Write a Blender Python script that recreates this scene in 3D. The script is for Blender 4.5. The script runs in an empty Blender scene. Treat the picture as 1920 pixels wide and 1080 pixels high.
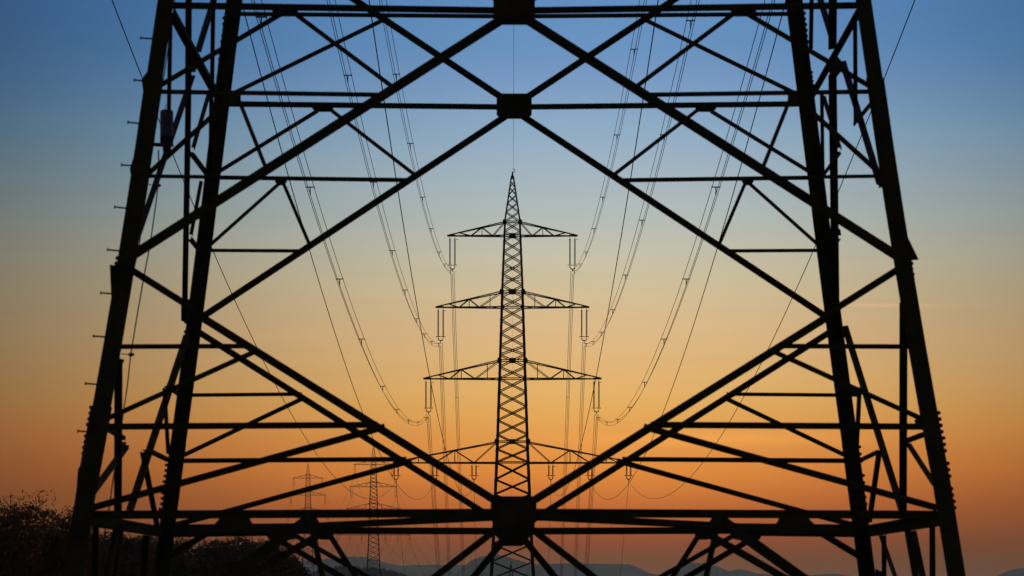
import bpy, math, random
import numpy as np
from mathutils import Vector, Matrix

random.seed(7)
sc = bpy.context.scene
COL = sc.collection

# ------------------------------------------------------------------ camera
# z = 0 is the camera's own level + the horizon; the land lies below it
FPX = 6763.0          # focal length in photograph pixels (1920 wide)
CX, HY = 960.0, 1129.0   # principal column and horizon row
cam_d = bpy.data.cameras.new("camera")
cam = bpy.data.objects.new("camera", cam_d)
COL.objects.link(cam)
cam.location = (0, 0, 0)
cam.rotation_euler = (math.radians(90), 0, 0)
cam_d.sensor_width = 36
cam_d.lens = 36 * FPX / 1920
cam_d.shift_y = (HY - 540) / 1920
cam_d.clip_start = 0.5
cam_d.clip_end = 60000
cam_d.dof.use_dof = True
cam_d.dof.focus_distance = 440
cam_d.dof.aperture_fstop = 6.3
sc.camera = cam

# ------------------------------------------------------------------ sky
DOME = 0.22
SUN_AZ, SUN_EL = 1.5, 0.9      # degrees, azimuth from +Y towards +X
w = bpy.data.worlds.new("World"); sc.world = w
w.use_nodes = True
nt = w.node_tree; N = nt.nodes; L = nt.links
N.clear()
def nd(t, **k):
    n = N.new(t)
    for a, b in k.items(): setattr(n, a, b)
    return n
def mth(op, a, b=None, c=None, clamp=False):
    n = nd('ShaderNodeMath', operation=op, use_clamp=clamp)
    for i, v in enumerate((a, b, c)):
        if v is None: continue
        if isinstance(v, (int, float)): n.inputs[i].default_value = v
        else: L.new(v, n.inputs[i])
    return n.outputs[0]
out = nd('ShaderNodeOutputWorld'); bg = nd('ShaderNodeBackground'); bg2 = nd('ShaderNodeBackground')
add = nd('ShaderNodeAddShader')
tc = nd('ShaderNodeTexCoord'); sp = nd('ShaderNodeSeparateXYZ')
L.new(tc.outputs['Generated'], sp.inputs[0])
X_, Y_, Z_ = sp.outputs
el = mth('MULTIPLY', mth('ARCSINE', Z_), 57.29578)
az = mth('MULTIPLY', mth('ARCTAN2', X_, Y_), 57.29578)
ramp = nd('ShaderNodeValToRGB')
L.new(mth('DIVIDE', el, 12.0, clamp=True), ramp.inputs[0])
# (row of the photograph on its centre line, linear sky colour there before the haze)
SKY = [(1048, [0.001, 0.001, 0.0142]), (1018, [0.1058, 0.001, 0.0111]), (945, [0.4756, 0.1038, 0.0178]), (885, [0.711, 0.2236, 0.0294]), (825, [0.7493, 0.3033, 0.0563]), (770, [0.7487, 0.3865, 0.092]), (735, [0.746, 0.4255, 0.1281]), (620, [0.6862, 0.4617, 0.231]), (540, [0.6014, 0.4987, 0.3023]), (480, [0.5299, 0.5106, 0.3846]), (400, [0.4088, 0.4836, 0.4743]), (320, [0.3239, 0.4394, 0.5195]), (250, [0.2457, 0.3981, 0.5496]), (150, [0.1575, 0.3009, 0.5332]), (90, [0.1083, 0.2674, 0.509])]
SKY += [(0, [.092, .244, .50]), (-250, [.058, .162, .38])]
els = ramp.color_ramp.elements
ramp.color_ramp.interpolation = 'LINEAR'
while len(els) > 1: els.remove(els[-1])
for i, (y, c) in enumerate(SKY):
    p = math.degrees(math.atan((HY - y) / FPX)) / 12.0
    e = els[0] if i == 0 else els.new(p)
    e.position = p; e.color = list(c) + [1]
# the afterglow fades to either side of the place where the sun went down
da = mth('DIVIDE', mth('SUBTRACT', az, SUN_AZ), 9.1)
glow = mth('POWER', 2.71828, mth('MULTIPLY', mth('MULTIPLY', da, da), -1.0))
high = nd('ShaderNodeMapRange'); high.interpolation_type = 'SMOOTHSTEP'
L.new(el, high.inputs[0]); high.inputs[1].default_value = 13; high.inputs[2].default_value = 45
high.inputs[3].default_value = 1; high.inputs[4].default_value = 0
# thin streaks of high cloud: noise stretched along the horizon
cb = nd('ShaderNodeCombineXYZ')
L.new(mth('MULTIPLY', az, 0.22), cb.inputs[0]); L.new(mth('MULTIPLY', el, 3.2), cb.inputs[1])
nz = nd('ShaderNodeTexNoise'); nz.inputs['Scale'].default_value = 1.0; nz.inputs['Detail'].default_value = 4
L.new(cb.outputs[0], nz.inputs['Vector'])
def bump(v, c, s):
    d = mth('DIVIDE', mth('SUBTRACT', v, c), s)
    return mth('POWER', 2.71828, mth('MULTIPLY', mth('MULTIPLY', d, d), -1.0))
st1 = mth('MULTIPLY', bump(mth('ADD', el, mth('MULTIPLY', mth('SUBTRACT', az, 6.2), 0.010)), 4.675, 0.028), bump(az, 5.9, 1.15))
st2 = mth('MULTIPLY', bump(el, 2.58, 0.10), bump(az, 3.4, 2.4))
streak = mth('ADD', 1.0, mth('ADD', mth('MULTIPLY', st2, 0.16), mth('MULTIPLY', mth('SUBTRACT', nz.outputs[0], 0.5), 0.10)))
fac = mth('MULTIPLY', mth('MULTIPLY', glow, high.outputs[0]), streak)
wisp = nd('ShaderNodeMix', data_type='RGBA')
L.new(mth('MULTIPLY', st1, 0.42, clamp=True), wisp.inputs[0])
L.new(ramp.outputs[0], wisp.inputs[6]); wisp.inputs[7].default_value = (1.0, 0.56, 0.32, 1)
# higher up the red dies away faster to the sides than the blue
hi_ = nd('ShaderNodeMapRange', interpolation_type='SMOOTHSTEP'); L.new(el, hi_.inputs[0]); hi_.inputs[1].default_value = 5.2; hi_.inputs[2].default_value = 10.3
lg = mth('MULTIPLY', mth('MULTIPLY', da, da), hi_.outputs[0])
lo_ = nd('ShaderNodeMapRange', interpolation_type='SMOOTHSTEP'); L.new(el, lo_.inputs[0]); lo_.inputs[1].default_value = 1.3; lo_.inputs[2].default_value = 2.9; lo_.inputs[3].default_value = 1; lo_.inputs[4].default_value = 0
fac = mth('MULTIPLY', fac, mth('POWER', 2.71828, mth('MULTIPLY', mth('MULTIPLY', mth('MULTIPLY', da, da), lo_.outputs[0]), -.55)))
lo2 = nd('ShaderNodeMapRange', interpolation_type='SMOOTHSTEP'); L.new(el, lo2.inputs[0]); lo2.inputs[1].default_value = 1.5; lo2.inputs[2].default_value = 4.5; lo2.inputs[3].default_value = 1; lo2.inputs[4].default_value = 0
cc_ = nd('ShaderNodeCombineColor')
lw = mth('MULTIPLY', mth('MULTIPLY', da, da), lo2.outputs[0])
for i_, (k_, j_) in enumerate(((-1.2, .03), (-.12, -.40), (.18, -.36))):
    L.new(mth('POWER', 2.71828, mth('ADD', mth('MULTIPLY', lg, k_), mth('MULTIPLY', lw, j_))), cc_.inputs[i_])
tint = nd('ShaderNodeMix', data_type='RGBA', blend_type='MULTIPLY'); tint.inputs[0].default_value = 1
L.new(wisp.outputs[2], tint.inputs[6]); L.new(cc_.outputs[0], tint.inputs[7])
L.new(tint.outputs[2], bg.inputs[0]); L.new(fac, bg.inputs[1])
sky = nd('ShaderNodeTexSky', sky_type='NISHITA')
sky.sun_disc = False
sky.sun_elevation = math.radians(SUN_EL); sky.sun_rotation = math.radians(SUN_AZ)
sky.altitude = 300; sky.air_density = 1; sky.dust_density = 0.4; sky.ozone_density = 3
L.new(sky.outputs[0], bg2.inputs[0]); bg2.inputs[1].default_value = 0.02
# the rest of the dusk dome: an even grey blue overhead and away from the afterglow
d1 = nd('ShaderNodeMapRange', interpolation_type='SMOOTHSTEP'); L.new(el, d1.inputs[0]); d1.inputs[1].default_value = 14; d1.inputs[2].default_value = 42
d2 = nd('ShaderNodeMapRange', interpolation_type='SMOOTHSTEP'); L.new(mth('ABSOLUTE', az), d2.inputs[0]); d2.inputs[1].default_value = 14; d2.inputs[2].default_value = 50
bg3 = nd('ShaderNodeBackground'); bg3.inputs[0].default_value = (.88, .94, 1.0, 1)
L.new(mth('MULTIPLY', mth('MAXIMUM', d1.outputs[0], d2.outputs[0]), DOME), bg3.inputs[1])
add2 = nd('ShaderNodeAddShader'); L.new(bg.outputs[0], add2.inputs[0]); L.new(bg3.outputs[0], add2.inputs[1])
L.new(add2.outputs[0], add.inputs[0]); L.new(bg2.outputs[0], add.inputs[1])
L.new(add.outputs[0], out.inputs[0])

sun_d = bpy.data.lights.new("sun", 'SUN'); sun = bpy.data.objects.new("sun", sun_d); COL.objects.link(sun)
sun_d.energy = 0.15; sun_d.angle = math.radians(0.5); sun_d.color = (1.0, 0.55, 0.28)
sd = Vector((math.sin(math.radians(SUN_AZ))*math.cos(math.radians(SUN_EL)), math.cos(math.radians(SUN_AZ))*math.cos(math.radians(SUN_EL)), math.sin(math.radians(SUN_EL))))
sun.rotation_euler = sd.to_track_quat('Z', 'Y').to_euler()
sun.location = (0, -20, 40)

sc.view_settings.view_transform = 'Standard'
sc.view_settings.look = 'None'
sc.view_settings.exposure = 0
sc.view_settings.gamma = 1

# ------------------------------------------------------------------ helpers
def px(x, y, D):
    return Vector(((x - CX) / FPX * D, D, (HY - y) / FPX * D))

class MB:
    """collects boxes, bars and tubes and links them as ONE mesh object"""
    def __init__(s): s.v = []; s.f = []
    def add(s, v, f):
        o = len(s.v); s.v += [tuple(p) for p in v]; s.f += [tuple(i + o for i in q) for q in f]
    def prism(s, c, r=None):          # c: corner loop (closed) at one end, r: same at other end
        n = len(c)
        s.add(list(c) + list(r), [tuple(range(n))[::-1], tuple(range(n, 2*n))] + [(i, (i+1) % n, (i+1) % n + n, i + n) for i in range(n)])
    def box(s, A, B, u, v, hu, hv):   # bar A->B, half sizes hu along u and hv along v
        q = [u*hu + v*hv, u*-hu + v*hv, u*-hu + v*-hv, u*hu + v*-hv]
        s.prism([A + k for k in q], [B + k for k in q])
    def angle(s, A, B, wd, n, dp, th, flip=1):   # L-shaped rolled steel angle, main flange wd across facing n
        t = (B - A).normalized()
        u = n.cross(t).normalized(); m = t.cross(u).normalized()
        if m.dot(n) < 0: m = -m
        h = wd/2; u = u*flip
        q = [u*-h, u*h, u*h - m*dp, u*(h-th) - m*dp, u*(h-th) - m*th, u*-h - m*th]
        s.prism([A + k for k in q], [B + k for k in q])
    def bar(s, A, B, wd, n=Vector((0, -1, 0))):
        t = (B - A).normalized()
        if abs(t.dot(n)) > .95: n = Vector((1, 0, 0))
        u = n.cross(t).normalized(); m = t.cross(u).normalized()
        s.box(A, B, u, m, wd/2, wd/2)
    def plate(s, pts, n, th):
        s.prism([p + n*th/2 for p in pts], [p - n*th/2 for p in pts])
    def tube(s, P, r, k=5):
        P = [Vector(p) for p in P]; rings = []
        for i, p in enumerate(P):
            t = (P[min(i+1, len(P)-1)] - P[max(i-1, 0)]).normalized()
            a = t.cross(Vector((0, 0, 1)) if abs(t.z) < .9 else Vector((1, 0, 0))).normalized(); b = t.cross(a)
            rr = r[i] if isinstance(r, (list, tuple)) else r
            rings.append([p + (a*math.cos(6.28318*j/k) + b*math.sin(6.28318*j/k))*rr for j in range(k)])
        vs = [q for g in rings for q in g]; fs = []
        for i in range(len(P)-1):
            for j in range(k):
                fs.append((i*k+j, i*k+(j+1) % k, (i+1)*k+(j+1) % k, (i+1)*k+j))
        fs += [tuple(range(k))[::-1], tuple(range(len(vs)-k, len(vs)))]
        s.add(vs, fs)
    def build(s, name, mat, parent=None, smooth=False):
        me = bpy.data.meshes.new(name); me.from_pydata(s.v, [], s.f); me.materials.append(mat)
        if smooth: me.polygons.foreach_set('use_smooth', [True]*len(me.polygons))
        me.update()
        o = bpy.data.objects.new(name, me); COL.objects.link(o)
        if parent: o.parent = parent; o.matrix_parent_inverse = pinv(parent)
        return o

def pinv(p):
    # a part is modelled in world coordinates; its thing is already placed, parts themselves sit at the origin
    return Matrix.Translation(-p.location) if p.parent is None else Matrix.Identity(4)

def thing(name, label, cat, loc=(0, 0, 0), group=None):
    o = bpy.data.objects.new(name, None); COL.objects.link(o)
    o.empty_display_size = 0.3
    o.location = loc; tag(o, label, cat, group); return o
def tag(o, label=None, cat=None, group=None, kind=None):
    if label: o['label'] = label
    if cat: o['category'] = cat
    if group: o['group'] = group
    if kind: o['kind'] = kind
    return o
def copy_tree(o, parent=None):
    c = o.copy(); COL.objects.link(c)
    if parent:
        c.parent = parent; c.matrix_parent_inverse = o.matrix_parent_inverse.copy()
    for ch in list(o.children): copy_tree(ch, c)
    return c

def mat(name, col, rough=.6, metal=0.0, spec=.3, nscale=0, namp=.4, col2=None, trans=None):
    m = bpy.data.materials.new(name); m.use_nodes = True
    t = m.node_tree; b = t.nodes['Principled BSDF']
    b.inputs['Base Color'].default_value = (*col, 1); b.inputs['Roughness'].default_value = rough
    b.inputs['Metallic'].default_value = metal; b.inputs['Specular IOR Level'].default_value = spec
    if nscale:
        tx = t.nodes.new('ShaderNodeTexCoord'); n = t.nodes.new('ShaderNodeTexNoise'); r = t.nodes.new('ShaderNodeValToRGB')
        n.inputs['Scale'].default_value = nscale; n.inputs['Detail'].default_value = 6
        t.links.new(tx.outputs['Object'], n.inputs['Vector']); t.links.new(n.outputs[0], r.inputs[0])
        c2 = col2 or [v*(1-namp) for v in col]
        r.color_ramp.elements[0].position = .35; r.color_ramp.elements[1].position = .68
        r.color_ramp.elements[0].color = (*c2, 1); r.color_ramp.elements[1].color = (*col, 1)
        t.links.new(r.outputs[0], b.inputs['Base Color'])
        if trans:
            tr = t.nodes.new('ShaderNodeBsdfTranslucent'); mx = t.nodes.new('ShaderNodeMixShader')
            t.links.new(r.outputs[0], tr.inputs[0]); mx.inputs[0].default_value = trans
            t.links.new(b.outputs[0], mx.inputs[1]); t.links.new(tr.outputs[0], mx.inputs[2])
            t.links.new(mx.outputs[0], t.nodes['Material Output'].inputs[0])
    return m
STEEL = mat('dark weathered steel', (.018, .015, .0065), .8, 0, .03, 3.5, .5)
STEEL_B = mat('bluish galvanised steel', (.011, .010, .021), .7, .1, .04, 4, .3)
STEEL_LIT = mat('pale lit edge steel', (.045, .05, .032), .55, .1, .15, 5, .3)  # paler steel: the light on a strut's edge put into the colour
BOLT = mat('bolt steel', (.013, .011, .008), .75, 0, .06, 8, .4)
FARST = mat('far pylon steel', (.012, .0105, .008), .8, 0, .04, 1.2, .4)
ALU = mat('dark aluminium conductor', (.045, .042, .04), .6, 0, .25, 2, .2)
CERAM = mat('brown glazed insulator', (.05, .03, .02), .4, 0, .4, 5, .3)
CANM = mat('grey painted canister', (.011, .011, .028), .42, 0, .12, 6, .25)
RUBBER = mat('black cable sheath', (.03, .03, .03), .6, 0, .3, 6, .2)
BARK = mat('dark bark', (.025, .018, .014), .9, 0, .1, 6, .5)
LEAF1 = mat('autumn leaf rust', (.15, .070, .034), .85, 0, .06, 1.6, .5, (.03, .022, .011), .45)
LEAF2 = mat('autumn leaf dull', (.095, .055, .040), .85, 0, .05, 1.2, .5, (.035, .033, .032), .35)
GROUND = mat('rough pasture', (.06, .065, .03), .95, 0, .1, .35, .6, (.05, .035, .02))
HILL = mat('haze paled wooded hill', (.19, .215, .20), .95, 0, .05, .004, .5)  # base colour paled to stand in for part of the haze
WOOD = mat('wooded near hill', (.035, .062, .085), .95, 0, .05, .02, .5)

# ------------------------------------------------------------------ the land
def sstep(a, b, x):
    t = np.clip((x - a) / (b - a), 0, 1); return t*t*(3 - 2*t)
def land(x, y):
    """height of the ground relative to the camera"""
    x = np.asarray(x, float); y = np.asarray(y, float)
    z = -5.5 + 3.9*np.exp(-((x/14)**2 + (y/16)**2))
    z = z - 9.5*sstep(70, 430, y) - 37*sstep(480, 800, y)
    left = sstep(-5, -70, x + (y-1450)*0.11)*sstep(1000, 1400, y)
    z = z + left*(46.4 + 10.0*sstep(1454, 1898, y))
    ups = sstep(20, -10, x)*sstep(60, 150, y)*(1 - sstep(260, 430, y))
    z = z + ups*1.5
    z = z + .25*np.sin(x*.21 + 1)*np.sin(y*.17) * sstep(10, 60, np.abs(y) + np.abs(x))
    return z
def sheet(name, xs, ys, m):
    Xg, Yg = np.meshgrid(xs, ys); Zg = land(Xg, Yg)
    v = np.stack([Xg, Yg, Zg], -1).reshape(-1, 3); nx = len(xs)
    f = [(j*nx+i, j*nx+i+1, (j+1)*nx+i+1, (j+1)*nx+i) for j in range(len(ys)-1) for i in range(nx-1)]
    b = MB(); b.v = [tuple(p) for p in v]; b.f = f
    return b.build(name, m, None, True)
xs = np.concatenate([np.linspace(-4200, -200, 30)[:-1], np.linspace(-200, 200, 81), np.linspace(200, 4200, 30)[1:]])
ys = np.concatenate([np.linspace(-200, 1000, 121)[:-1], np.linspace(1000, 2400, 40)[:-1], np.linspace(2400, 16000, 30)])
tag(sheet('ground', xs, ys, GROUND), 'dark pasture falling away below the pylons', kind='structure')

def ridge(name, label, D, prof, m, rough, depth, seed, step=1.0):
    """a range of hills: its crest follows prof, long slopes run down in front and behind"""
    rnd = np.random.RandomState(seed)
    p = np.array(prof, float); xx = np.arange(p[0, 0], p[-1, 0], step)
    yy = np.interp(xx, p[:, 0], p[:, 1])
    k = np.hanning(9); k /= k.sum(); yy = np.convolve(np.pad(yy, 4, 'edge'), k, 'valid')
    crest = (HY - yy)/FPX*D
    tops = np.abs(rnd.randn(len(xx)))*rough
    X = (xx - CX)/FPX*D
    rows = [(-1.0, 0), (-.75, .18), (-.5, .42), (-.28, .68), (-.12, .88), (0, 1.0), (.2, .86), (.5, .5), (1, 0)]
    base = -70.0; V = []
    for dy, h in rows:
        jit = rnd.randn(len(xx))*rough*.7
        z = base + (crest - base)*h + (tops if h == 1 else jit*(0 < h < 1))
        wav = 1 + .10*np.sin(X/(D*.02) + dy*5)*(abs(dy) > .05)
        V.append(np.stack([X, np.full_like(X, D) + dy*depth*wav, z], -1))
    n = len(xx); b = MB(); b.v = [tuple(q) for r in V for q in r]
    b.f = [(j*n+i, j*n+i+1, (j+1)*n+i+1, (j+1)*n+i) for j in range(len(rows)-1) for i in range(n-1)]
    return tag(b.build(name, m, None, False), label, kind='structure')
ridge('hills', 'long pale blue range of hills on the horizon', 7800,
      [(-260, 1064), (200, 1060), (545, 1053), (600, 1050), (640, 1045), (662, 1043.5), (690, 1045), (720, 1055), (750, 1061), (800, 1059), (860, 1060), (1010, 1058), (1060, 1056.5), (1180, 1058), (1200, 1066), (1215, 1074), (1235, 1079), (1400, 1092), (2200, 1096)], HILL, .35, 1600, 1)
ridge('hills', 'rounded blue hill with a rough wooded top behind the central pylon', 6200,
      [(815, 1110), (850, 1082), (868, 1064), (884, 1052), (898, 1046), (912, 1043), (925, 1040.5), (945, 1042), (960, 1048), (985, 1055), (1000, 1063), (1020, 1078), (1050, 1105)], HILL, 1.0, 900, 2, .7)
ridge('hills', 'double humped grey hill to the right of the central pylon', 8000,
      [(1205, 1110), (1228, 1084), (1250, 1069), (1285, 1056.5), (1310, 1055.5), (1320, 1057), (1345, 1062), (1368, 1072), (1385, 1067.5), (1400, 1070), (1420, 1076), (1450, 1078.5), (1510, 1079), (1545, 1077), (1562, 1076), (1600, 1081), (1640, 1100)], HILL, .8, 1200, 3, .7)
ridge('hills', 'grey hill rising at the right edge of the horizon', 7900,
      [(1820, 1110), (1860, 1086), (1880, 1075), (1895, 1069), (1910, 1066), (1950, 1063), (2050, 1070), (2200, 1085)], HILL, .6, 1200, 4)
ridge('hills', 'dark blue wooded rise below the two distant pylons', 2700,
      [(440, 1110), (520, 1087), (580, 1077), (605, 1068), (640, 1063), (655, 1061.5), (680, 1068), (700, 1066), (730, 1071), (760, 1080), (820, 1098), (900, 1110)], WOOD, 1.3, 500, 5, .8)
m_ = MB(); pm = px(1318, 1058, 8000); m_.bar(pm, pm + Vector((0, 0, 9)), 1.2); m_.bar(pm + Vector((-.1, 0, 9)), pm + Vector((-.1, 0, 11)), .5)
tag(m_.build('radio_mast', FARST), 'tiny mast standing on the double humped grey hill', 'mast')

# ------------------------------------------------------------------ the near pylon
DC, W0, TP = 45.5, 5.0, 0.1424     # distance of its axis, half width at camera level, taper
MX = 964.3
def dF(y): return (DC - W0)/(1 - TP*(HY - y)/FPX)
def dR(y): return (DC + W0)/(1 + TP*(HY - y)/FPX)
def dS(x, y): return W0*FPX/(abs(MX - x) + TP*(HY - y))
def F(x, y): return px(x, y, dF(y))
def R(x, y): return px(x, y, dR(y))
def S(x, y): return px(x, y, min(max(dS(x, y), dF(y) + .05), dR(y) - .05))
NF = Vector((0, -1, 0))
near = thing('lattice_pylon', 'huge dark lattice pylon framing the foreground', 'pylon', (0.03, DC, -5.5))
cnt = [0]
def member(name, P, a, b, wpx, m=STEEL, dep=.6, flip=1):
    A, B = P(*a), P(*b)
    D = (A.y + B.y)/2; wd = wpx*D/FPX
    cnt[0] += 1
    lift = .0027*(cnt[0] % 9)
    t = (B - A).normalized(); n = (NF - t*NF.dot(t)).normalized()
    A, B = A + n*lift, B + n*lift
    mb = MB(); mb.angle(A, B, wd, n, max(.05, wd*dep), .014, flip)
    return mb.build(name, m, near)
def mir(p): return (2*MX - p[0], p[1])
def both(name, P, a, b, wpx, **k):
    member(name, P, a, b, wpx, **k)
    k['flip'] = -k.get('flip', 1)
    member(name, P, mir(a), mir(b), wpx, **k)

# legs: rolled angles with both flanges in the two faces that meet there
legs = {}
def leg(sx, sy, segs, key):
    mb = MB(); th = .024
    bow = .036 if sy < 0 else .02       # the rolled sections bend in slightly between the splices
    cuts = []
    for z0, z1, fl in segs:
        n = 5 if z0 >= 1.3 else 1
        cuts += [(z0 + (z1-z0)*i/n, z0 + (z1-z0)*(i+1)/n, fl) for i in range(n)]
    for z0, z1, fl in cuts:
        loops = []
        for z in (z0, z1):
            hw = W0 - TP*z - bow*max(0, 1 - ((z - 4.1)/2.8)**2) - .002
            c = Vector((.03 + sx*(hw + fl*.5), DC + sy*(hw + fl*.5), z))
            u = Vector((-sx, 0, 0)); v = Vector((0, -sy, 0))
            loops.append([c, c + u*fl, c + u*fl + v*th, c + u*th + v*th, c + u*th + v*fl, c + v*fl])
        mb.prism(*loops)
    legs[key] = mb.build('leg', STEEL, near)
leg(-1, -1, [(-5.6, 1.35, .225), (1.35, 2.2, .24), (2.2, 6.0, .21), (6.0, 14, .185)], 'FL')
leg(1, -1, [(-5.6, 1.35, .205), (1.35, 2.2, .205), (2.2, 6.0, .205), (6.0, 14, .18)], 'FR')
leg(-1, 1, [(-5.6, 2.2, .205), (2.2, 6.0, .20), (6.0, 14, .205)], 'RL')
leg(1, 1, [(-5.6, 2.2, .215), (2.2, 6.0, .21), (6.0, 14, .215)], 'RR')
# concrete feet
conc = mat('stained concrete', (.22, .21, .19), .9, 0, .2, 4, .4)
for sx in (-1, 1):
    for sy in (-1, 1):
        hw = W0 + TP*5.5; c = Vector((.03 + sx*hw, DC + sy*hw, 0)); mb = MB()
        mb.prism([c + Vector((a*.55, b*.55, -7.2)) for a, b in ((-1, -1), (1, -1), (1, 1), (-1, 1))], [c + Vector((a*.4, b*.4, -5.35)) for a, b in ((-1, -1), (1, -1), (1, 1), (-1, 1))])
        mb.build('footing', conc, near)

# horizontal belts: front face, then rear face
HB = 'horizontal_beam'
def belt(P, y0, y1, xa, xb, wpx):      # sags a touch towards the middle, like the photographed angles
    member(HB, P, (xa, y0), (MX, y1), wpx, flip=1); member(HB, P, (MX, y1), (2*MX - xa, y0), wpx, flip=1)
belt(F, 10, 20, 318, 0, 12.5)
belt(R, 26, 31, 440, 0, 8)
belt(F, 965.5, 961.5, 165, 0, 16)
belt(R, 994, 996, 312, 0, 13)
both(HB, R, (312, 989), (588, 986), 11); both(HB, R, (320, 1003), (556, 1000), 9)
both(HB, F, (296, 172), (722, 178), 8.5)
belt(R, 195, 201, 425, 0, 10.5)
both(HB, R, (408, 333), (772, 338), 8)
both(HB, F, (268, 330), (412, 332), 7)
both(HB, R, (392, 469.5), (566, 470.5), 6.5)
both(HB, F, (225, 650), (468, 649), 9)
both(HB, R, (352, 741), (566, 739), 7)
both(HB, F, (195, 800), (708, 796.5), 12)
both(HB, R, (335, 864), (762, 861), 9)

DB = 'diagonal_brace'
both(DB, F, (950, 30), (238, 485), 17)
both(DB, F, (232, 497), (384, 593), 13)
both(DB, F, (372, 591), (945, 949), 15)
both(DB, R, (955, 213), (376, 596), 12)
both(DB, R, (362, 616), (945, 985), 12)
both(DB, R, (955, 192), (645, -14), 12)
both(DB, F, (945, 5), (860, -52), 15)
# redundant braces
RB = 'secondary_brace'
both(RB, F, (441, 178), (268, 334), 8.5)
both(RB, F, (449, 190), (498, 314), 7.5)
both(RB, F, (530, 24), (300, 160), 8.5)
both(RB, F, (556, 28), (740, 166), 8.5)
both(RB, R, (595, 208), (410, 322), 7)
both(RB, R, (619, 205), (778, 328), 7)
both(RB, R, (522, 345), (393, 460), 6)
both(RB, R, (532, 345), (580, 458), 6.5)
both(RB, R, (432, 178), (722, 36), 8)
both(RB, F, (482, 657), (200, 785), 9)
both(RB, F, (722, 800), (172, 952), 12.5)
both(RB, R, (572, 745), (345, 853), 8)
both(RB, R, (772, 864), (425, 959), 10)
both(RB, R, (425, 959), (325, 985), 10)
both(RB, R, (408, 988), (312, 1046), 12)
# lower legs of the inverted V below the middle plates
both(DB, F, (943, 983), (70, 1660), 13)
both(DB, R, (947, 1010), (250, 1860), 12.5)
both(DB, F, (586, 968), (60, 1345), 20)
both(RB, F, (600, 1002), (240, 1208), 14)
both(RB, R, (525, 1014), (760, 1152), 11)
both(RB, R, (548, 1001), (760, 1122), 9)
both(RB, R, (618, 1003), (720, 1165), 10)
both('vertical_strut', F, (580, 968), (611, 1112), 11)
member('vertical_strut', F, (585, 994), (603, 1062), 3, m=STEEL_LIT)  # thin pale strip added as the lit edge of the left strut
# plan bracing in the level of the lowest belt
ZB = 1.02
def plan(a, b, wd):
    cnt[0] += 1
    mb = MB(); d = Vector((0, 0, .003*(cnt[0] % 7)))
    mb.angle(Vector((a[0], a[1], ZB - .10)) + d, Vector((b[0], b[1], ZB - .10)) + d, wd, Vector((0, 0, -1)), .085, .014)
    mb.build('plan_brace', STEEL, near)
hwb = W0 - TP*ZB
for s in (-1, 1):
    plan((.03 + s*.15, DC - hwb + .05), (.03 + s*(hwb - .05), DC + hwb - .1), .12)

# members of the two side faces, seen nearly edge on
SB = 'side_brace'; VS = 'vertical_strut'
for a, b, wd, *m in [
    ((346, 602), (353, 200), 11), ((353, 200), (354, -60), 12), ((258, 445), (361, 143), 11, STEEL_B), ((371, 98), (416, -48), 12, STEEL_B),
    ((320, 22), (406, 180), 15), ((319, 40), (316, 212), 7), ((400, -40), (397, 172), 7.5), ((391, 176), (362, 276), 7),
    ((360, 286), (390, 326), 7.5), ((396, 176), (394, 332), 7), ((377, 340), (358, 440), 6.5), ((356, 448), (372, 468), 7),
    ((350, 630), (243, 958), 13), ((222, 676), (221, 958), 14), ((237, 834), (174, 920), 11), ((195, 804), (231, 825), 9),
    ((267, 849), (294, 988), 9), ((272, 844), (316, 865), 9), ((308, 728), (315, 850), 6.5), ((311, 724), (336, 741), 7),
    ((179, 986), (178, 1150), 11), ((217, 994), (186, 1150), 11), ((229, 984), (205, 1150), 9), ((273, 1005), (265, 1150), 12)]:
    member(SB if abs(a[0]-b[0]) > 14 else VS, S, a, b, wd, *m)
for a, b, wd, *m in [
    ((1562, -60), (1561, 92), 16), ((1561, 140), (1564, 360), 15.5), ((1564, 360), (1567, 604), 15), ((1526, -40), (1561, 74), 12, STEEL_B),
    ((1580, 116), (1650, 346), 13, STEEL_B), ((1613, 15), (1518, 186), 15.5), ((1603, 40), (1604, 226), 8), ((1522, -40), (1520, 90), 8),
    ((1541, 178), (1543, 326), 7), ((1544, 180), (1574, 276), 8), ((1574, 287), (1543, 329), 7), ((1640, 186), (1604, 230), 9),
    ((1584, 612), (1692, 960), 13), ((1694, 566), (1693, 960), 15), ((1611, 736), (1606, 842), 8.5), ((1596, 731), (1616, 735), 12),
    ((1612, 864), (1650, 846), 9.5), ((1649, 846), (1630, 980), 10.5), ((1698, 824), (1732, 811), 9), ((1703, 832), (1752, 908), 10.5),
    ((1748, 988), (1749, 1150), 11), ((1712, 996), (1744, 1150), 13), ((1701, 992), (1728, 1150), 12), ((1657, 1004), (1658, 1150), 9), ((1652, 1006), (1702, 1150), 8.5)]:
    member(SB if abs(a[0]-b[0]) > 14 else VS, S, a, b, wd, *m)
# side belts at the level of the lowest belt
for s in (-1, 1):
    mb = MB(); A = Vector((.03 + s*(hwb + .07), DC - hwb, ZB - .07)); B = Vector((.03 + s*(hwb + .07), DC + hwb, ZB - .04))
    mb.angle(A, B, .15, Vector((s, 0, 0)), .10, .016); mb.build(HB, STEEL, near)

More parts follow.
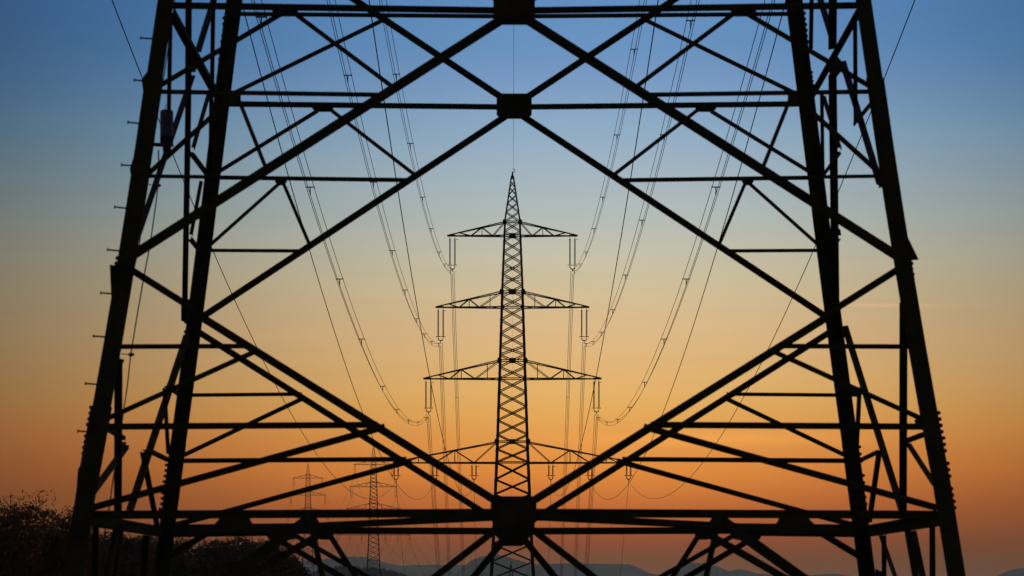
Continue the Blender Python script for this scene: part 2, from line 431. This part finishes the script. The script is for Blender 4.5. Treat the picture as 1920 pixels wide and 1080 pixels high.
# gusset plates
def gusset(P, pts, th=.016):
    mb = MB(); q = [P(*p) for p in pts]
    q = [p + Vector((0, -.035, 0)) for p in q]
    mb.plate(q, NF, th); return mb.build('gusset_plate', STEEL, near)
def gusset2(P, pts): gusset(P, pts); gusset(P, [mir(p) for p in pts][::-1])
gusset(F, [(925, -12), (1003, -12), (1003, 38), (992, 47.5), (936, 47.5), (925, 36)])
gusset(R, [(938, 176), (990, 176), (997, 182), (997, 216), (989, 223.5), (939, 223.5), (931, 216), (931, 182)])
gusset(F, [(920, 938), (926, 930.5), (1000, 930.5), (1006, 938), (1006, 958), (1002, 990), (926, 990), (920, 958)])
gusset(R, [(924, 974), (1000, 974), (1000, 986), (999, 992), (994, 1006), (979, 1024), (944, 1024), (934, 1010), (925, 1000)])
gusset2(F, [(511, 13), (559, 13), (559, 26), (552, 32), (519, 32), (511, 26)])
gusset2(F, [(430, 172), (452, 172), (452, 192), (446, 198), (430, 198)])
gusset2(R, [(586, 198), (625, 198), (625, 205), (618, 210.5), (593, 210.5), (586, 205)])
gusset2(R, [(516, 333), (538, 333), (538, 342), (532, 348), (522, 348), (516, 342)])
gusset2(F, [(410, 965), (468, 965), (470, 976), (482, 993), (392, 993), (411, 974)])
gusset2(R, [(492, 988), (562, 988), (556, 1010), (534, 1015), (505, 1012)])
gusset2(R, [(592, 988), (628, 988), (626, 1004), (620, 1012), (602, 1012), (588, 1004)])
gusset2(F, [(572, 964), (590, 964), (595, 972), (602, 984), (578, 990)])
gusset(F, [(206.5, 497), (232, 499), (232, 555), (209.5, 562)])
gusset(F, [(1693, 414), (1699, 440), (1722, 487.5), (1690, 490), (1685, 430)])
gusset(F, [(147, 880), (160, 858), (186, 860), (176, 955), (141, 955)])
gusset(F, [(266, 150), (276, 136), (296, 140), (290, 178), (270, 178)])
gusset(F, [(244, 318), (254, 285), (276, 290), (270, 330), (246, 330)])
gusset(F, [(224, 672), (234, 675), (225, 695), (214, 715), (208, 700)])
gusset(R, [(340, 560), (352, 560), (372, 575), (368, 606), (340, 601)])
gusset(S, [(1562, 97), (1577, 115), (1576, 135), (1568, 146), (1555, 142), (1553, 115)])
gusset(S, [(348, 121), (362, 109), (372, 118), (367, 136), (350, 136)])
gusset(S, [(1645, 325), (1651, 325), (1654, 352), (1647, 353)])
gusset(S, [(1575, 613), (1588, 611), (1594, 630), (1580, 634)])
gusset(S, [(1714, 788), (1722, 781), (1736, 781), (1735, 803), (1716, 800)])
gusset(S, [(1590, 730), (1600, 726), (1612, 726), (1611, 745), (1597, 744)])
gusset(S, [(238, 829), (218, 828), (214, 838), (232, 846)])
gusset(S, [(266, 848), (277, 850), (282, 868), (270, 868)])
gusset(S, [(1641, 1066), (1656, 1074), (1656, 1090), (1640, 1090)])
gusset(S, [(1574, 277), (1576, 274), (1569, 262), (1567, 278)])
gusset(S, [(1567, 284), (1576, 285), (1570, 298), (1566, 298)])
gusset(S, [(1567, 442), (1577, 442), (1575, 430), (1567, 428)])
gusset(S, [(1567, 449), (1577, 448), (1570, 458), (1567, 458)])

# step bolts on the left front leg and bolt heads along the legs (sub-parts of the legs)
for tip, base in [((263, 71), (289, 73)), ((251, 150), (276, 152)), ((239, 229), (266, 232)), ((227, 309), (252, 311)), ((214, 388), (244, 391)),
                  ((201, 468), (230, 471)), ((188, 549), (214, 551)), ((174, 630), (202, 632)), ((159, 719), (188, 721)), ((145, 808), (170, 810))]:
    A, B = F(*tip), F(*base); mb = MB()
    mb.tube([A, B], .0095, 8); mb.tube([A, A + (B-A).normalized()*.012], .019, 8)
    mb.build('step_bolt', BOLT, legs['FL'])
def bolts(P, key, p0, p1, n, out, skip=()):
    for i in range(n):
        if i in skip: continue
        k = i/(n-1); j = random.uniform(-.6, .6)
        c = P(p0[0] + (p1[0]-p0[0])*k + j, p0[1] + (p1[1]-p0[1])*k)
        mb = MB(); d = Vector((out, 0, .12)).normalized(); ln = .020 + .010*random.random()
        mb.tube([c - d*.05, c + d*ln*.7], .025, 6); mb.tube([c + d*ln*.7, c + d*ln], .016, 6)
        mb.build('bolt', BOLT, legs[key])
bolts(F, 'FL', (171, 764), (157, 850), 9, -1, (4,))
bolts(R, 'RL', (421, 34), (408, 155), 12, -1, (5,))
bolts(R, 'RL', (313, 872), (301, 955), 9, -1, (4,))
bolts(R, 'RL', (349, 604), (349, 622), 2, -1)
bolts(F, 'FR', (1759, 774), (1790, 952), 16, 1, (7, 11))
bolts(F, 'FR', (1708, 494), (1710, 514), 3, 1)
bolts(R, 'RR', (1507, 25), (1514, 78), 6, 1)
bolts(R, 'RR', (1521, 136), (1523, 160), 4, 1)
bolts(R, 'RR', (1611, 838), (1624, 945), 9, 1, (3,))
bolts(R, 'RR', (1575, 600), (1577, 608), 2, 1)
bolts(F, 'FL', (221, 484), (220, 494), 2, -1)
for x in (239, 251): bolts(S, 'FL', (x, 981), (x+1, 979), 2, -.2, (1,))
for x in (1675, 1688): bolts(S, 'FR', (x, 981), (x+1, 979), 2, .2, (1,))

# splice canister and the cables that run down the left front leg
pc = S(312.5, 240); r_ = 12.5*pc.y/FPX; h_ = 34*pc.y/FPX
can = thing('splice_canister', 'small grey metal canister fixed beside the left leg of the near pylon', 'canister', pc)
def lathe(c, prof, k=20):
    mb = MB(); vs = []; fs = []
    for r, z in prof:
        vs += [c + Vector((r*math.cos(6.28318*j/k), r*math.sin(6.28318*j/k), z)) for j in range(k)]
    for i in range(len(prof)-1):
        fs += [(i*k+j, i*k+(j+1) % k, (i+1)*k+(j+1) % k, (i+1)*k+j) for j in range(k)]
    fs += [tuple(range(k))[::-1], tuple(range(len(vs)-k, len(vs)))]
    mb.add(vs, fs); return mb
lathe(pc, [(r_*.94, -h_), (r_, -h_*.96), (r_, -h_*.5), (r_*1.03, -h_*.49), (r_*1.03, -h_*.45), (r_, -h_*.44), (r_, h_*.86), (r_*.93, h_*.95), (r_*.7, h_)]).build('body', CANM, can, True)
lathe(pc, [(r_*.6, -h_*1.28), (r_*.6, -h_*1.02), (r_*1.08, -h_*1.01), (r_*1.08, -h_*.97)]).build('collar', RUBBER, can, True)
mb = MB(); mb.tube([pc + Vector((math.cos(a)*.02, 0, h_ + .03 + math.sin(a)*.03)) for a in np.linspace(-1.5, 4.6, 12)], .005, 6); mb.build('hook', BOLT, can)
mb = MB(); mb.box(pc + Vector((-r_*2.2, 0, -h_*.9)), pc + Vector((0, 0, -h_*.95)), Vector((0, 1, 0)), Vector((0, 0, 1)), .03, .02); mb.build('bracket', BOLT, can)
def smooth_pts(P, n=8):
    P = [Vector(p) for p in P]; o = []
    for i in range(len(P)-1):
        a, b, c, d = P[max(i-1, 0)], P[i], P[i+1], P[min(i+2, len(P)-1)]
        for k in range(n):
            t = k/n
            o.append(.5*((2*b) + (c-a)*t + (2*a-5*b+4*c-d)*t*t + (3*b-a-3*c+d)*t**3))
    return o + [P[-1]]
def Sin(x, y): p = S(x, y); return p + Vector((0, -.05, 0))
cab = thing('down_cable', 'thin black cable running down from the canister, held by two clamps', 'cable', Sin(198, 1000))
mb = MB(); mb.tube(smooth_pts([Sin(*p) for p in [(298, 283), (297, 345), (289, 412), (280, 470), (267, 540), (247, 660), (240, 720), (232, 775), (222, 845), (212, 905), (206, 950), (197, 1000), (187, 1085), (180, 1150)]]), .0085, 6)
mb.build('sheath', RUBBER, cab, True)
for x, y in ((297, 348.5), (247, 665.5)):
    mb = MB(); mb.tube([Sin(x-18, y-1.5), Sin(x+5, y+.5)], .006, 6); mb.tube([Sin(x-2.5, y), Sin(x+2.5, y)], .022, 8); mb.build('clamp', BOLT, cab)
cab2 = MB(); cab2.tube(smooth_pts([Sin(*p) for p in [(336, -60), (328, 7), (321, 60), (303, 173), (293, 233), (284, 300), (277, 353), (268, 410), (262, 460), (252, 507), (237, 590), (222, 680)]]), .0075, 6)
tag(cab2.build('down_cable', RUBBER, None, True), 'black cable clinging to the inner edge of the left front leg', 'cable')

# ------------------------------------------------------------------ the pylons of the line
SF = 15.0; DM = FPX/SF         # the middle pylon: 15 photograph pixels to the metre
def hz(y): return (HY - y)/SF
HWT = [(322, .8), (340, 3.6), (415, 14.5), (442, 15.7), (548, 20), (676, 24.2), (828, 29.3), (927, 33.5), (1040, 38.5), (1085, 41.5), (1354, 60)]
def hwm(y): return float(np.interp(y, [a for a, b in HWT], [b for a, b in HWT]))/SF
mid_loc = Vector(((960.8 - CX)/SF, DM, hz(1354)))
mid = thing('lattice_pylon', 'slender dark pylon with four crossarms in the centre of the view', 'pylon', mid_loc, 'pylons along the lines')
def C(sx, sy, y, k=1.0): h = hwm(y)*k; return Vector((mid_loc.x + sx*h, DM + sy*h, hz(y)))
for sx in (-1, 1):
    for sy in (-1, 1):
        mb = MB()
        for (a, _), (b, _) in zip(HWT[:-1], HWT[1:]):
            wd = np.interp(a, [322, 500, 900, 1354], [.10, .23, .29, .34])
            A, B = C(sx, sy, a), C(sx, sy, b)
            u = Vector((-sx, 0, 0)); v = Vector((0, -sy, 0))
            th = .05
            q = [Vector((0, 0, 0)), u*wd, u*wd + v*th, u*th + v*th, u*th + v*wd, v*wd]
            mb.prism([A + k for k in q], [B + k for k in q])
        mb.build('leg', FARST, mid)
NODES = [330, 340, 352, 366, 381, 398, 416, 434, 452, 473, 493, 514, 535, 557, 576, 600, 625, 649, 665, 688, 710, 735, 762, 788, 815, 842, 867, 899, 927, 958, 988, 1020, 1053, 1086, 1130, 1190, 1265, 1350]
for a, b in zip(NODES[:-1], NODES[1:]):
    wd = np.interp(a, [322, 440, 900, 1354], [.065, .112, .14, .18])
    for face in range(4):
        mb = MB()
        e = [((-1, -1), (1, -1)), ((1, -1), (1, 1)), ((1, 1), (-1, 1)), ((-1, 1), (-1, -1))][face]
        n = [Vector((0, -1, 0)), Vector((1, 0, 0)), Vector((0, 1, 0)), Vector((-1, 0, 0))][face]
        if a < 1260:
            mb.bar(C(*e[0], a), C(*e[1], b), wd, n); mb.bar(C(*e[1], a) + n*.03, C(*e[0], b) + n*.03, wd, n)
        else:
            m0 = (C(*e[0], a) + C(*e[1], a))/2
            mb.bar(m0, C(*e[0], b), wd, n); mb.bar(m0 + n*.03, C(*e[1], b) + n*.03, wd, n)
        mb.build('cross_brace', FARST, mid)
for y in (416, 442, 503, 524, 547, 576, 676, 710, 828, 867, 1020, 1265):
    for face in range(4):
        e = [((-1, -1), (1, -1)), ((1, -1), (1, 1)), ((1, 1), (-1, 1)), ((-1, 1), (-1, -1))][face]
        mb = MB(); mb.bar(C(*e[0], y), C(*e[1], y), .06 if y in (503, 524) else .12); mb.build('horizontal_strut', FARST, mid)
for y, mids in ((416, 0), (442, 2), (547, 1), (676, 1), (828, 1)):
    for sy in (-1, 1):
        if mids < 2:
            for sx in (-1, 1):
                c = C(sx, sy, y); mb = MB(); s_ = np.interp(y, [400, 830], [.24, .29])
                mb.plate([c + Vector((a*s_, 0, b*s_)) for a, b in ((-1, -.5), (-.4, -1), (.5, -1), (1, -.4), (1, .5), (.5, 1), (-.5, 1), (-1, .5))], NF, .12)
                mb.build('gusset_plate', FARST, mid)
        if mids:
            c = (C(-1, sy, y) + C(1, sy, y))/2; mb = MB()
            mb.box(c + Vector((-.42, 0, 0)), c + Vector((.42, 0, 0)), Vector((0, 0, 1)), Vector((0, 1, 0)), .23, .06); mb.build('gusset_plate', FARST, mid)
mb = MB(); top = C(0, 0, 322); mb.bar(C(0, 0, 332), top, .16)
mb.tube([top + Vector((.12 + .2*math.cos(a), 0, .15 + .2*math.sin(a))) for a in np.linspace(-1.9, 1.9, 9)], .045, 6); mb.build('earth_wire_clamp', FARST, mid)
for i in range(40):       # step bolts up the left front leg
    y = 440 + i*14.5; c = C(-1, -1, y); mb = MB(); mb.bar(c, c + Vector((-.2, 0, .01)), .035); mb.build('step_bolt', FARST, mid)
# crossarms: y of top chord at the body, y of bottom chord, half span, panel points and posts (pixels from the axis)
ARMS = [('top', 417, 442.5, 120, [37, 57, 78, 100], [57]),
        ('second', 547.5, 576.5, 142, [42, 62, 81, 100, 120], [42, 81]),
        ('third', 676.5, 710.5, 165, [47, 70, 96, 118, 140], [47, 96]),
        ('lowest', 829.5, 868, 222, [72, 108, 146, 176, 200], [108, 176])]
for name, yt, yb, half, pan, posts in ARMS:
    for s in (-1, 1):
        tip = Vector((mid_loc.x + s*half/SF, DM, hz(yb - 1)))
        mb = MB()
        def chord(k, sy, topc):       # point on a chord at k pixels from the axis
            y0 = yt if topc else yb; r0 = C(s, sy, y0)
            kk = (k/SF - abs(r0.x - mid_loc.x))/(half/SF - abs(r0.x - mid_loc.x))
            return r0.lerp(tip + Vector((0, 0, .05 if topc else -.05)), max(kk, 0))
        for sy in (-1, 1):
            mb.bar(chord(0, sy, True), chord(half, sy, True), .13); mb.bar(chord(0, sy, False), chord(half, sy, False), .15)
        mb.box(tip + Vector((-s*.9, 0, -.02)), tip + Vector((s*.15, 0, -.02)), Vector((0, 0, 1)), Vector((0, 1, 0)), .11, .16)
        arm = mb.build('crossarm', FARST, mid)
        b0 = hwm(yt)*SF
        up = False; last = (b0, True)
        for k in pan:                  # zig-zag web: body top, then bottom, top, bottom ...
            if name != 'lowest' and k in posts and k == posts[0] and len(posts) > 1: continue
            for sy in (-1, 1):
                mb = MB(); mb.bar(chord(last[0], sy, last[1]), chord(k, sy, up), .085); mb.build('web_brace', FARST, arm)
            last = (k, up); up = not up
        for k in posts:
            for sy in (-1, 1):
                mb = MB(); mb.bar(chord(k, sy, True), chord(k, sy, False), .08); mb.build('post', FARST, arm)
        for k0, k1 in zip([b0] + pan[:-1], pan):   # lacing of the bottom plane
            mb = MB(); mb.bar(chord(k0, -1, False), chord(k1, 1, False), .07); mb.build('lacing_bar', FARST, arm)

# insulator strings
def insulator(c, length, gap, name='insulator_string'):
    """c: hanging point under the arm"""
    t = thing(name, None, 'insulator', c)
    for s in (-1, 1):
        x = Vector((s*gap/2, 0, 0)); prof = [(.03, 0), (.03, -.25)]
        n = max(6, int(length/.17)); z0 = -.28; dz = (length - .55)/n
        for i in range(n): prof += [(.055, z0 - dz*i), (.12, z0 - dz*(i+.3)), (.055, z0 - dz*(i+.75))]
        prof += [(.03, -length + .2), (.03, -length)]
        rod = lathe(c + x, prof, 8).build('insulator_rod', CERAM, t, True)
        mb = MB(); mb.tube([c + x + Vector((-.28, 0, -length + .18)), c + x + Vector((.28, 0, -length + .18))], .055, 6); mb.build('arcing_ring', FARST, rod)
        mb = MB(); mb.tube([c + x + Vector((-.05, 0, -.3)), c + x + Vector((s*.25 + .12, 0, -.38))], .03, 5); mb.build('arcing_horn', FARST, rod)
    mb = MB(); z = -length
    mb.tube([c + Vector((a, 0, z + b)) for a, b in ((-gap/2, .02), (-gap/2 + .04, -.2), (-gap/4, -.3), (gap/4, -.3), (gap/2 - .04, -.2), (gap/2, .02))], .07, 6)
    mb.build('yoke', FARST, t)
    mb = MB(); mb.tube([c + Vector((0, 0, z - .3)), c + Vector((0, 0, z - .62))], .055, 6); mb.build('clamp', FARST, t)
    return t
WORD = {-1: 'left', 1: 'right'}
ATT = {}     # (arm, side, i) -> point where the conductor hangs, for the middle pylon
strings = []
for name, yt, yb, half, pan, posts in ARMS:
    ks = [half - 7.5] if name != 'lowest' else [half - 4, 145.5, 72]
    for s in (-1, 1):
        for i, k in enumerate(ks):
            c = Vector((mid_loc.x + s*k/SF, DM, hz(yb + 1.0)))
            ln = 3.75 if name != 'lowest' else 1.7; gp = .62 if name != 'lowest' else .5
            t = insulator(c, ln, gp)
            pos = 'end' if i == 0 else ('middle' if i == 1 else 'inner part')
            t['label'] = ('%s double insulator at the %s %s of the %s crossarm of the central pylon' % ('long' if name != 'lowest' else 'short', WORD[s], pos, name))
            t['group'] = 'insulator strings hanging from the central pylon'
            ATT[name, s, i] = c + Vector((0, 0, -ln - .6)); strings.append((t, c.copy()))

# ------------------------------------------------------------------ conductors
def fit(pts, X, end):
    D = np.array([FPX*abs(X)/abs(x - CX) for x, y in pts]); Z = np.array([(HY - y)/FPX*d for (x, y), d in zip(pts, D)])
    wt = np.ones(len(D))
    # z = end.z + a (D - end.y) + b (D - end.y)^2 passes exactly through the attachment
    q = D - end.y; A = np.stack([q, q*q], -1); s, *_ = np.linalg.lstsq(A, Z - end.z, rcond=None)
    return s
def curve(X, end, s, d0, n=90):
    return [Vector((X, d, end.z + s[0]*(d - end.y) + s[1]*(d - end.y)**2)) for d in np.linspace(d0, end.y, n)]
TRI = [(-.2, .0), (.2, .0), (0, -.36)]
def bundle(P, label, group, offs=TRI, r=.0175, gap=36.0, first=9.0):
    """three parallel conductors held apart by spacers"""
    t = thing('conductor_bundle', label, 'power line', P[-1], group)
    for dx, dz in offs:
        mb = MB(); mb.tube([p + Vector((dx, 0, dz)) for p in P], r, 5); mb.build('conductor', ALU, t, True)
    acc = 0; nxt = first
    for a, b in zip(P[::-1][:-1], P[::-1][1:]):
        acc += (b - a).length
        if acc > nxt:
            nxt += gap*random.uniform(.9, 1.1); mb = MB()
            mb.bar(b + Vector((-.24, 0, 0)), b + Vector((.24, 0, 0)), .055); mb.bar(b, b + Vector((0, 0, -.40)), .055)
            mb.build('spacer', FARST, t)
    return t
def wire(P, label, group, r=.020, name='conductor_wire', cat='power line'):
    mb = MB(); mb.tube(P, r, 5); return tag(mb.build(name, ALU, None, True), label, cat, group)
G1 = 'spans from the near pylon to the central pylon'
G2 = 'spans running on beyond the central pylon'
TRACE = {('top', 0): [(715, 0), (745, 130), (780, 317), (808, 437), (830, 482)],
         ('second', 0): [(622, 0), (640, 95), (715, 393), (745, 505), (781, 598), (806, 634)],
         ('third', 0): [(480, 0), (590, 375), (660, 585), (700, 690), (740, 765), (775, 789)],
         ('lowest', 0): [(208, 0), (268, 150), (322, 283), (400, 470), (505, 690), (600, 870), (690, 932)],
         ('lowest', 1): [(455, 10), (545, 350), (580, 460), (640, 660), (675, 768), (778, 933)],
         ('lowest', 2): [(700, 60), (745, 330), (770, 520), (800, 680), (833, 830)]}
ONX = {('top', 0): 869, ('second', 0): 843, ('third', 0): 822, ('lowest', 0): 758.5, ('lowest', 1): 826, ('lowest', 2): 893}
for (arm, i), pts in TRACE.items():
    for s in (-1, 1):
        end = ATT[arm, s, i]
        k = fit(pts, ATT[arm, -1, i].x, ATT[arm, -1, i])
        P = curve(end.x, end, k, DC)
        D2 = 640.0; x2 = ONX[arm, i] if s < 0 else 2*960.6 - ONX[arm, i]
        q2 = px(x2, 1080, D2); Q = []
        for u in np.linspace(0, 1.75, 50):
            p = end.lerp(q2, u); p.z += (-2.2*u*(1-u) if arm != 'lowest' else -1.2*u*(1-u))*1.0
            Q.append(p)
        pos = 'end' if i == 0 else ('middle' if i == 1 else 'inner part')
        if arm != 'lowest':
            bundle(P, 'triple cable with spacers sagging to the %s end of the central pylon\'s %s crossarm' % (WORD[s], arm), G1, first=10)
            bundle(Q[::-1], 'thin triple cable dropping behind the %s end of the central pylon\'s %s crossarm' % (WORD[s], arm), G2, r=.031, gap=62, first=1e9 if arm == 'third' else 62)
        else:
            wire(P, 'single cable sagging deeply to the %s %s of the central pylon\'s lowest crossarm' % (WORD[s], pos), G1, .021)
            wire(Q, 'thin single cable dropping behind the %s %s of the central pylon\'s lowest crossarm' % (WORD[s], pos), G2, .026)
pe = C(0, 0, 321) + Vector((.1, 0, .1))
wire([Vector((pe.x, d, pe.z + (d - pe.y)*-.062*-1*-1 + 2.2e-4*((d-290)**2 - (pe.y-290)**2) + .062*(d - pe.y))) for d in np.linspace(DC, pe.y, 80)], 'single earth wire running straight up from the tip of the central pylon', G1, .017, 'earth_wire')

# the next pylons: copies of the middle one farther off
def copy_pylon(loc, yaw, label):
    c = copy_tree(mid); c.location = loc; c.rotation_euler = (0, 0, yaw); c['label'] = label
    return c
PN = Vector(((958 - CX)/FPX*760, 760, (HY - 1056)/FPX*760)) - Vector((0, 0, hz(322) - hz(1354)))
copy_pylon(PN, 0, 'tip of a pylon showing low between the legs of the central pylon')
DA, DBk = 1454.0, 1898.0
PA = px(700.5, 834, DA) - Vector((0, 0, hz(322) - hz(1354)))
PB = px(577.5, 868, DBk) - Vector((0, 0, hz(322) - hz(1354)))
yaw = math.atan2(-(PB.x - PA.x), PB.y - PA.y)
copy_pylon(PA, yaw*.5, 'distant faint pylon behind the left braces, the larger of two')
copy_pylon(PB, yaw*.5, 'most distant faint pylon at the left, the smaller of two')
for base, who in ((PA, 'larger'), (PB, 'smaller')):
    Mr = Matrix.Rotation(yaw*.5, 3, 'Z')
    for t, c in strings:
        n = copy_tree(t); n.location = base + Mr @ (c - mid_loc); n.rotation_euler = (0, 0, yaw*.5)
        n['label'] = t['label'].replace('the central pylon', 'the %s distant pylon' % who).replace(' double', '')
        n['group'] = 'insulator strings hanging from the distant pylons'
n = wire([pe.lerp(PN + Vector((0, 0, hz(322) - hz(1354))), u) + Vector((0, 0, -26*u*(1-u))) for u in np.linspace(0, 1, 40)], 'thin earth wire running down behind the middle of the central pylon', G2, .012, 'earth_wire')
Mr = Matrix.Rotation(yaw*.5, 3, 'Z')
PC = Vector((-8, 1040, PA.z - 36))
PD = Vector((PB.x*2 - PA.x, PB.y*2 - PA.y, PB.z - 22))
far_hang = []
for (arm, s, i), p in ATT.items():
    o = Mr @ (p - mid_loc)
    pos = 'end' if i == 0 else ('middle' if i == 1 else 'inner part')
    far_hang.append((o, '%s %s of the %s crossarm' % (WORD[s], pos, arm)))
for A, B, txt, sag in ((PB, PA, 'hair line between the distant pylons at the %s', 20), (PA, PC, 'hair line falling from the larger distant pylon\'s %s', 17), (PB, PD, 'hair line falling behind the smaller distant pylon\'s %s', 16)):
    for o, where in far_hang:
        wire([(A + o).lerp(B + o, u) + Vector((0, 0, -4*sag*u*(1-u))) for u in np.linspace(0, 1, 36)], txt % where, 'lines of the distant pylons', .035)

# ------------------------------------------------------------------ trees at the left
def crown(seed, rx, rz, nl, leaf, nclump, m, parent, c, twigs, tl):
    rnd = np.random.RandomState(seed)
    # clumps spread over the crown's volume, leaves spread round each clump: uneven outline with gaps
    cc = []
    while len(cc) < nclump:
        p = rnd.uniform(-1, 1, 3)
        d = np.linalg.norm(p)
        if d < 1 and rnd.rand() < .12 + .88*d**3: cc.append(p)
    cc = np.array(cc)*[rx, rx, rz]
    rad = rnd.uniform(.10, .26, nclump)*min(rx, rz)
    idx = rnd.randint(0, nclump, nl)
    P = cc[idx] + np.clip(rnd.randn(nl, 3), -1.5, 1.5)*(rad[idx][:, None]*[.6, .6, .45])
    ni = nl//3                       # broader leaves and leaf sprays inside the crown
    q = rnd.randn(ni, 3); q /= np.linalg.norm(q, axis=1)[:, None]
    P[:ni] = q*(rnd.rand(ni, 1)**.40)*[rx*1.0, rx*1.0, rz*.97]
    n = rnd.randn(nl, 3); n /= np.linalg.norm(n, axis=1)[:, None]
    t = np.cross(n, rnd.randn(nl, 3)); t /= np.linalg.norm(t, axis=1)[:, None]; b = np.cross(n, t)
    s = (leaf*rnd.uniform(.55, 1.35, nl))[:, None]; s[:ni] *= 2.2
    V = np.stack([P - t*s, P + b*s*.42 + n*s*.1, P + t*s, P - b*s*.42 + n*s*.1], 1).reshape(-1, 3) + np.array(c)
    mb = MB(); mb.v = [tuple(v) for v in V]; mb.f = [(4*i, 4*i+1, 4*i+2, 4*i+3) for i in range(nl)]
    for k in range(twigs):
        p = Vector(cc[rnd.randint(nclump)]) + Vector(c); d = Vector((p - Vector(c)).normalized() + Vector(rnd.randn(3)*.35)); d.z = abs(d.z) + .35; d.normalize()
        L_ = tl*rnd.uniform(.5, 1.2); q = p + d*L_*.5 + Vector(rnd.randn(3)*.06*tl); e = p + d*L_ + Vector(rnd.randn(3)*.1*tl)
        r = .011*leaf/.05
        mb.tube([p, q, e], [r, r*.7, r*.3], 4)
        for h in range(3):
            a = q.lerp(e, rnd.rand()); mb.tube([a, a + (d + Vector(rnd.randn(3)*.6)).normalized()*L_*.28], [r*.55, r*.25], 4)
    o = mb.build('crown', m, parent)
    o.data.materials.append(BARK)
    o.data.polygons.foreach_set('material_index', [0]*nl + [1]*(len(mb.f) - nl))
    return o
def tree(x, y, D, rx, rz, nl, leaf, ncl, m, seed, label, name='leafy_tree', twigs=120, tl=.5, group='trees and bushes at the left'):
    top = px(x, y, D); g = float(land(top.x, D))
    c = top - Vector((0, 0, rz*1.0))
    t = thing(name, label, 'tree' if name != 'leafy_bush' else 'bush', (c.x, D, g), group)
    mb = MB(); r0 = .05*rz + .05
    zt = c.z + rz*.3
    mb.tube([(c.x, D, g - .3), (c.x + .1, D, g + (zt-g)*.45), (c.x - .05, D + .05, zt)], [r0, r0*.75, r0*.35], 9)
    rnd = random.Random(seed)
    mb.build('trunk', BARK, t, True)
    for k in range(6):
        a = k*1.05 + rnd.random(); z0 = g + (zt - g)*rnd.uniform(.5, .9); l = rx*.75
        lb = MB(); lb.tube([(c.x, D, z0), (c.x + math.cos(a)*l*.5, D + math.sin(a)*l*.5, z0 + l*.35), (c.x + math.cos(a)*l, D + math.sin(a)*l, z0 + l*.8)], [r0*.5, r0*.3, r0*.1], 6)
        lb.build('limb', BARK, t)
    crown(seed, rx, rz, nl, leaf, ncl, m, t, c, twigs, tl)
    return t
tree(42, 938, 78, 1.75, 2.3, 40000, .034, 260, LEAF1, 11, 'big rust brown leafy bush at the left edge of the view', 'leafy_bush', 260, .35)
tree(-45, 936, 80, 1.6, 2.3, 22000, .034, 180, LEAF1, 12, 'rust brown bush cut off by the left edge of the view', 'leafy_bush', 120, .35)
tree(128, 957, 76, .85, 1.9, 18000, .032, 120, LEAF1, 13, 'low brown bush directly left of the near pylon leg', 'leafy_bush', 120, .3)
R0 = 165
for i, (x, y, rx, rz, tw) in enumerate([(150, 992, 1.7, 2.6, 160), (212, 993, 1.5, 2.6, 330), (272, 1000, 1.5, 2.5, 300), (330, 1012, 1.6, 2.4, 160), (402, 1008, 1.6, 2.5, 140), (452, 1003, 1.6, 2.6, 140), (500, 1012, 1.5, 2.4, 120), (540, 1044, 1.3, 2.1, 100)]):
    lab = ['dark tree mostly hidden by the left front leg of the near pylon', 'bare twigged tree between the two left legs of the near pylon', 'twiggy brown tree just left of the left rear leg of the near pylon', 'dark leafy tree just right of the left rear leg', 'low dark tree under the lower left belt', 'tallest dark leafy tree of the row under the left belt, brown at its top', 'dark tree behind the thick left brace at the end of the row', 'small dark tree at the right end of the row, sloping down'][i]
    tree(x, y, R0 + (i % 3)*6, rx, rz, 20000, .058, 170, LEAF2, 30 + i, lab, 'leafy_tree', tw, .55)

# ------------------------------------------------------------------ the evening air
mb = MB(); x0, x1, y0, y1, z0, z1 = -4400, 4400, -230, 16100, -75, 104
mb.add([(x, y, z) for z in (z0, z1) for y in (y0, y1) for x in (x0, x1)], [(0, 2, 3, 1), (4, 5, 7, 6), (0, 1, 5, 4), (2, 6, 7, 3), (0, 4, 6, 2), (1, 3, 7, 5)])
hm = bpy.data.materials.new('haze'); hm.use_nodes = True; t = hm.node_tree; t.nodes.clear()
pv = t.nodes.new('ShaderNodeVolumePrincipled'); o_ = t.nodes.new('ShaderNodeOutputMaterial')
pv.inputs['Color'].default_value = (.86, .80, .75, 1); pv.inputs['Density'].default_value = 6e-5; pv.inputs['Anisotropy'].default_value = 0.0
t.links.new(pv.outputs[0], o_.inputs['Volume'])
tag(mb.build('haze', hm), 'thin evening haze lying over the land', kind='stuff')
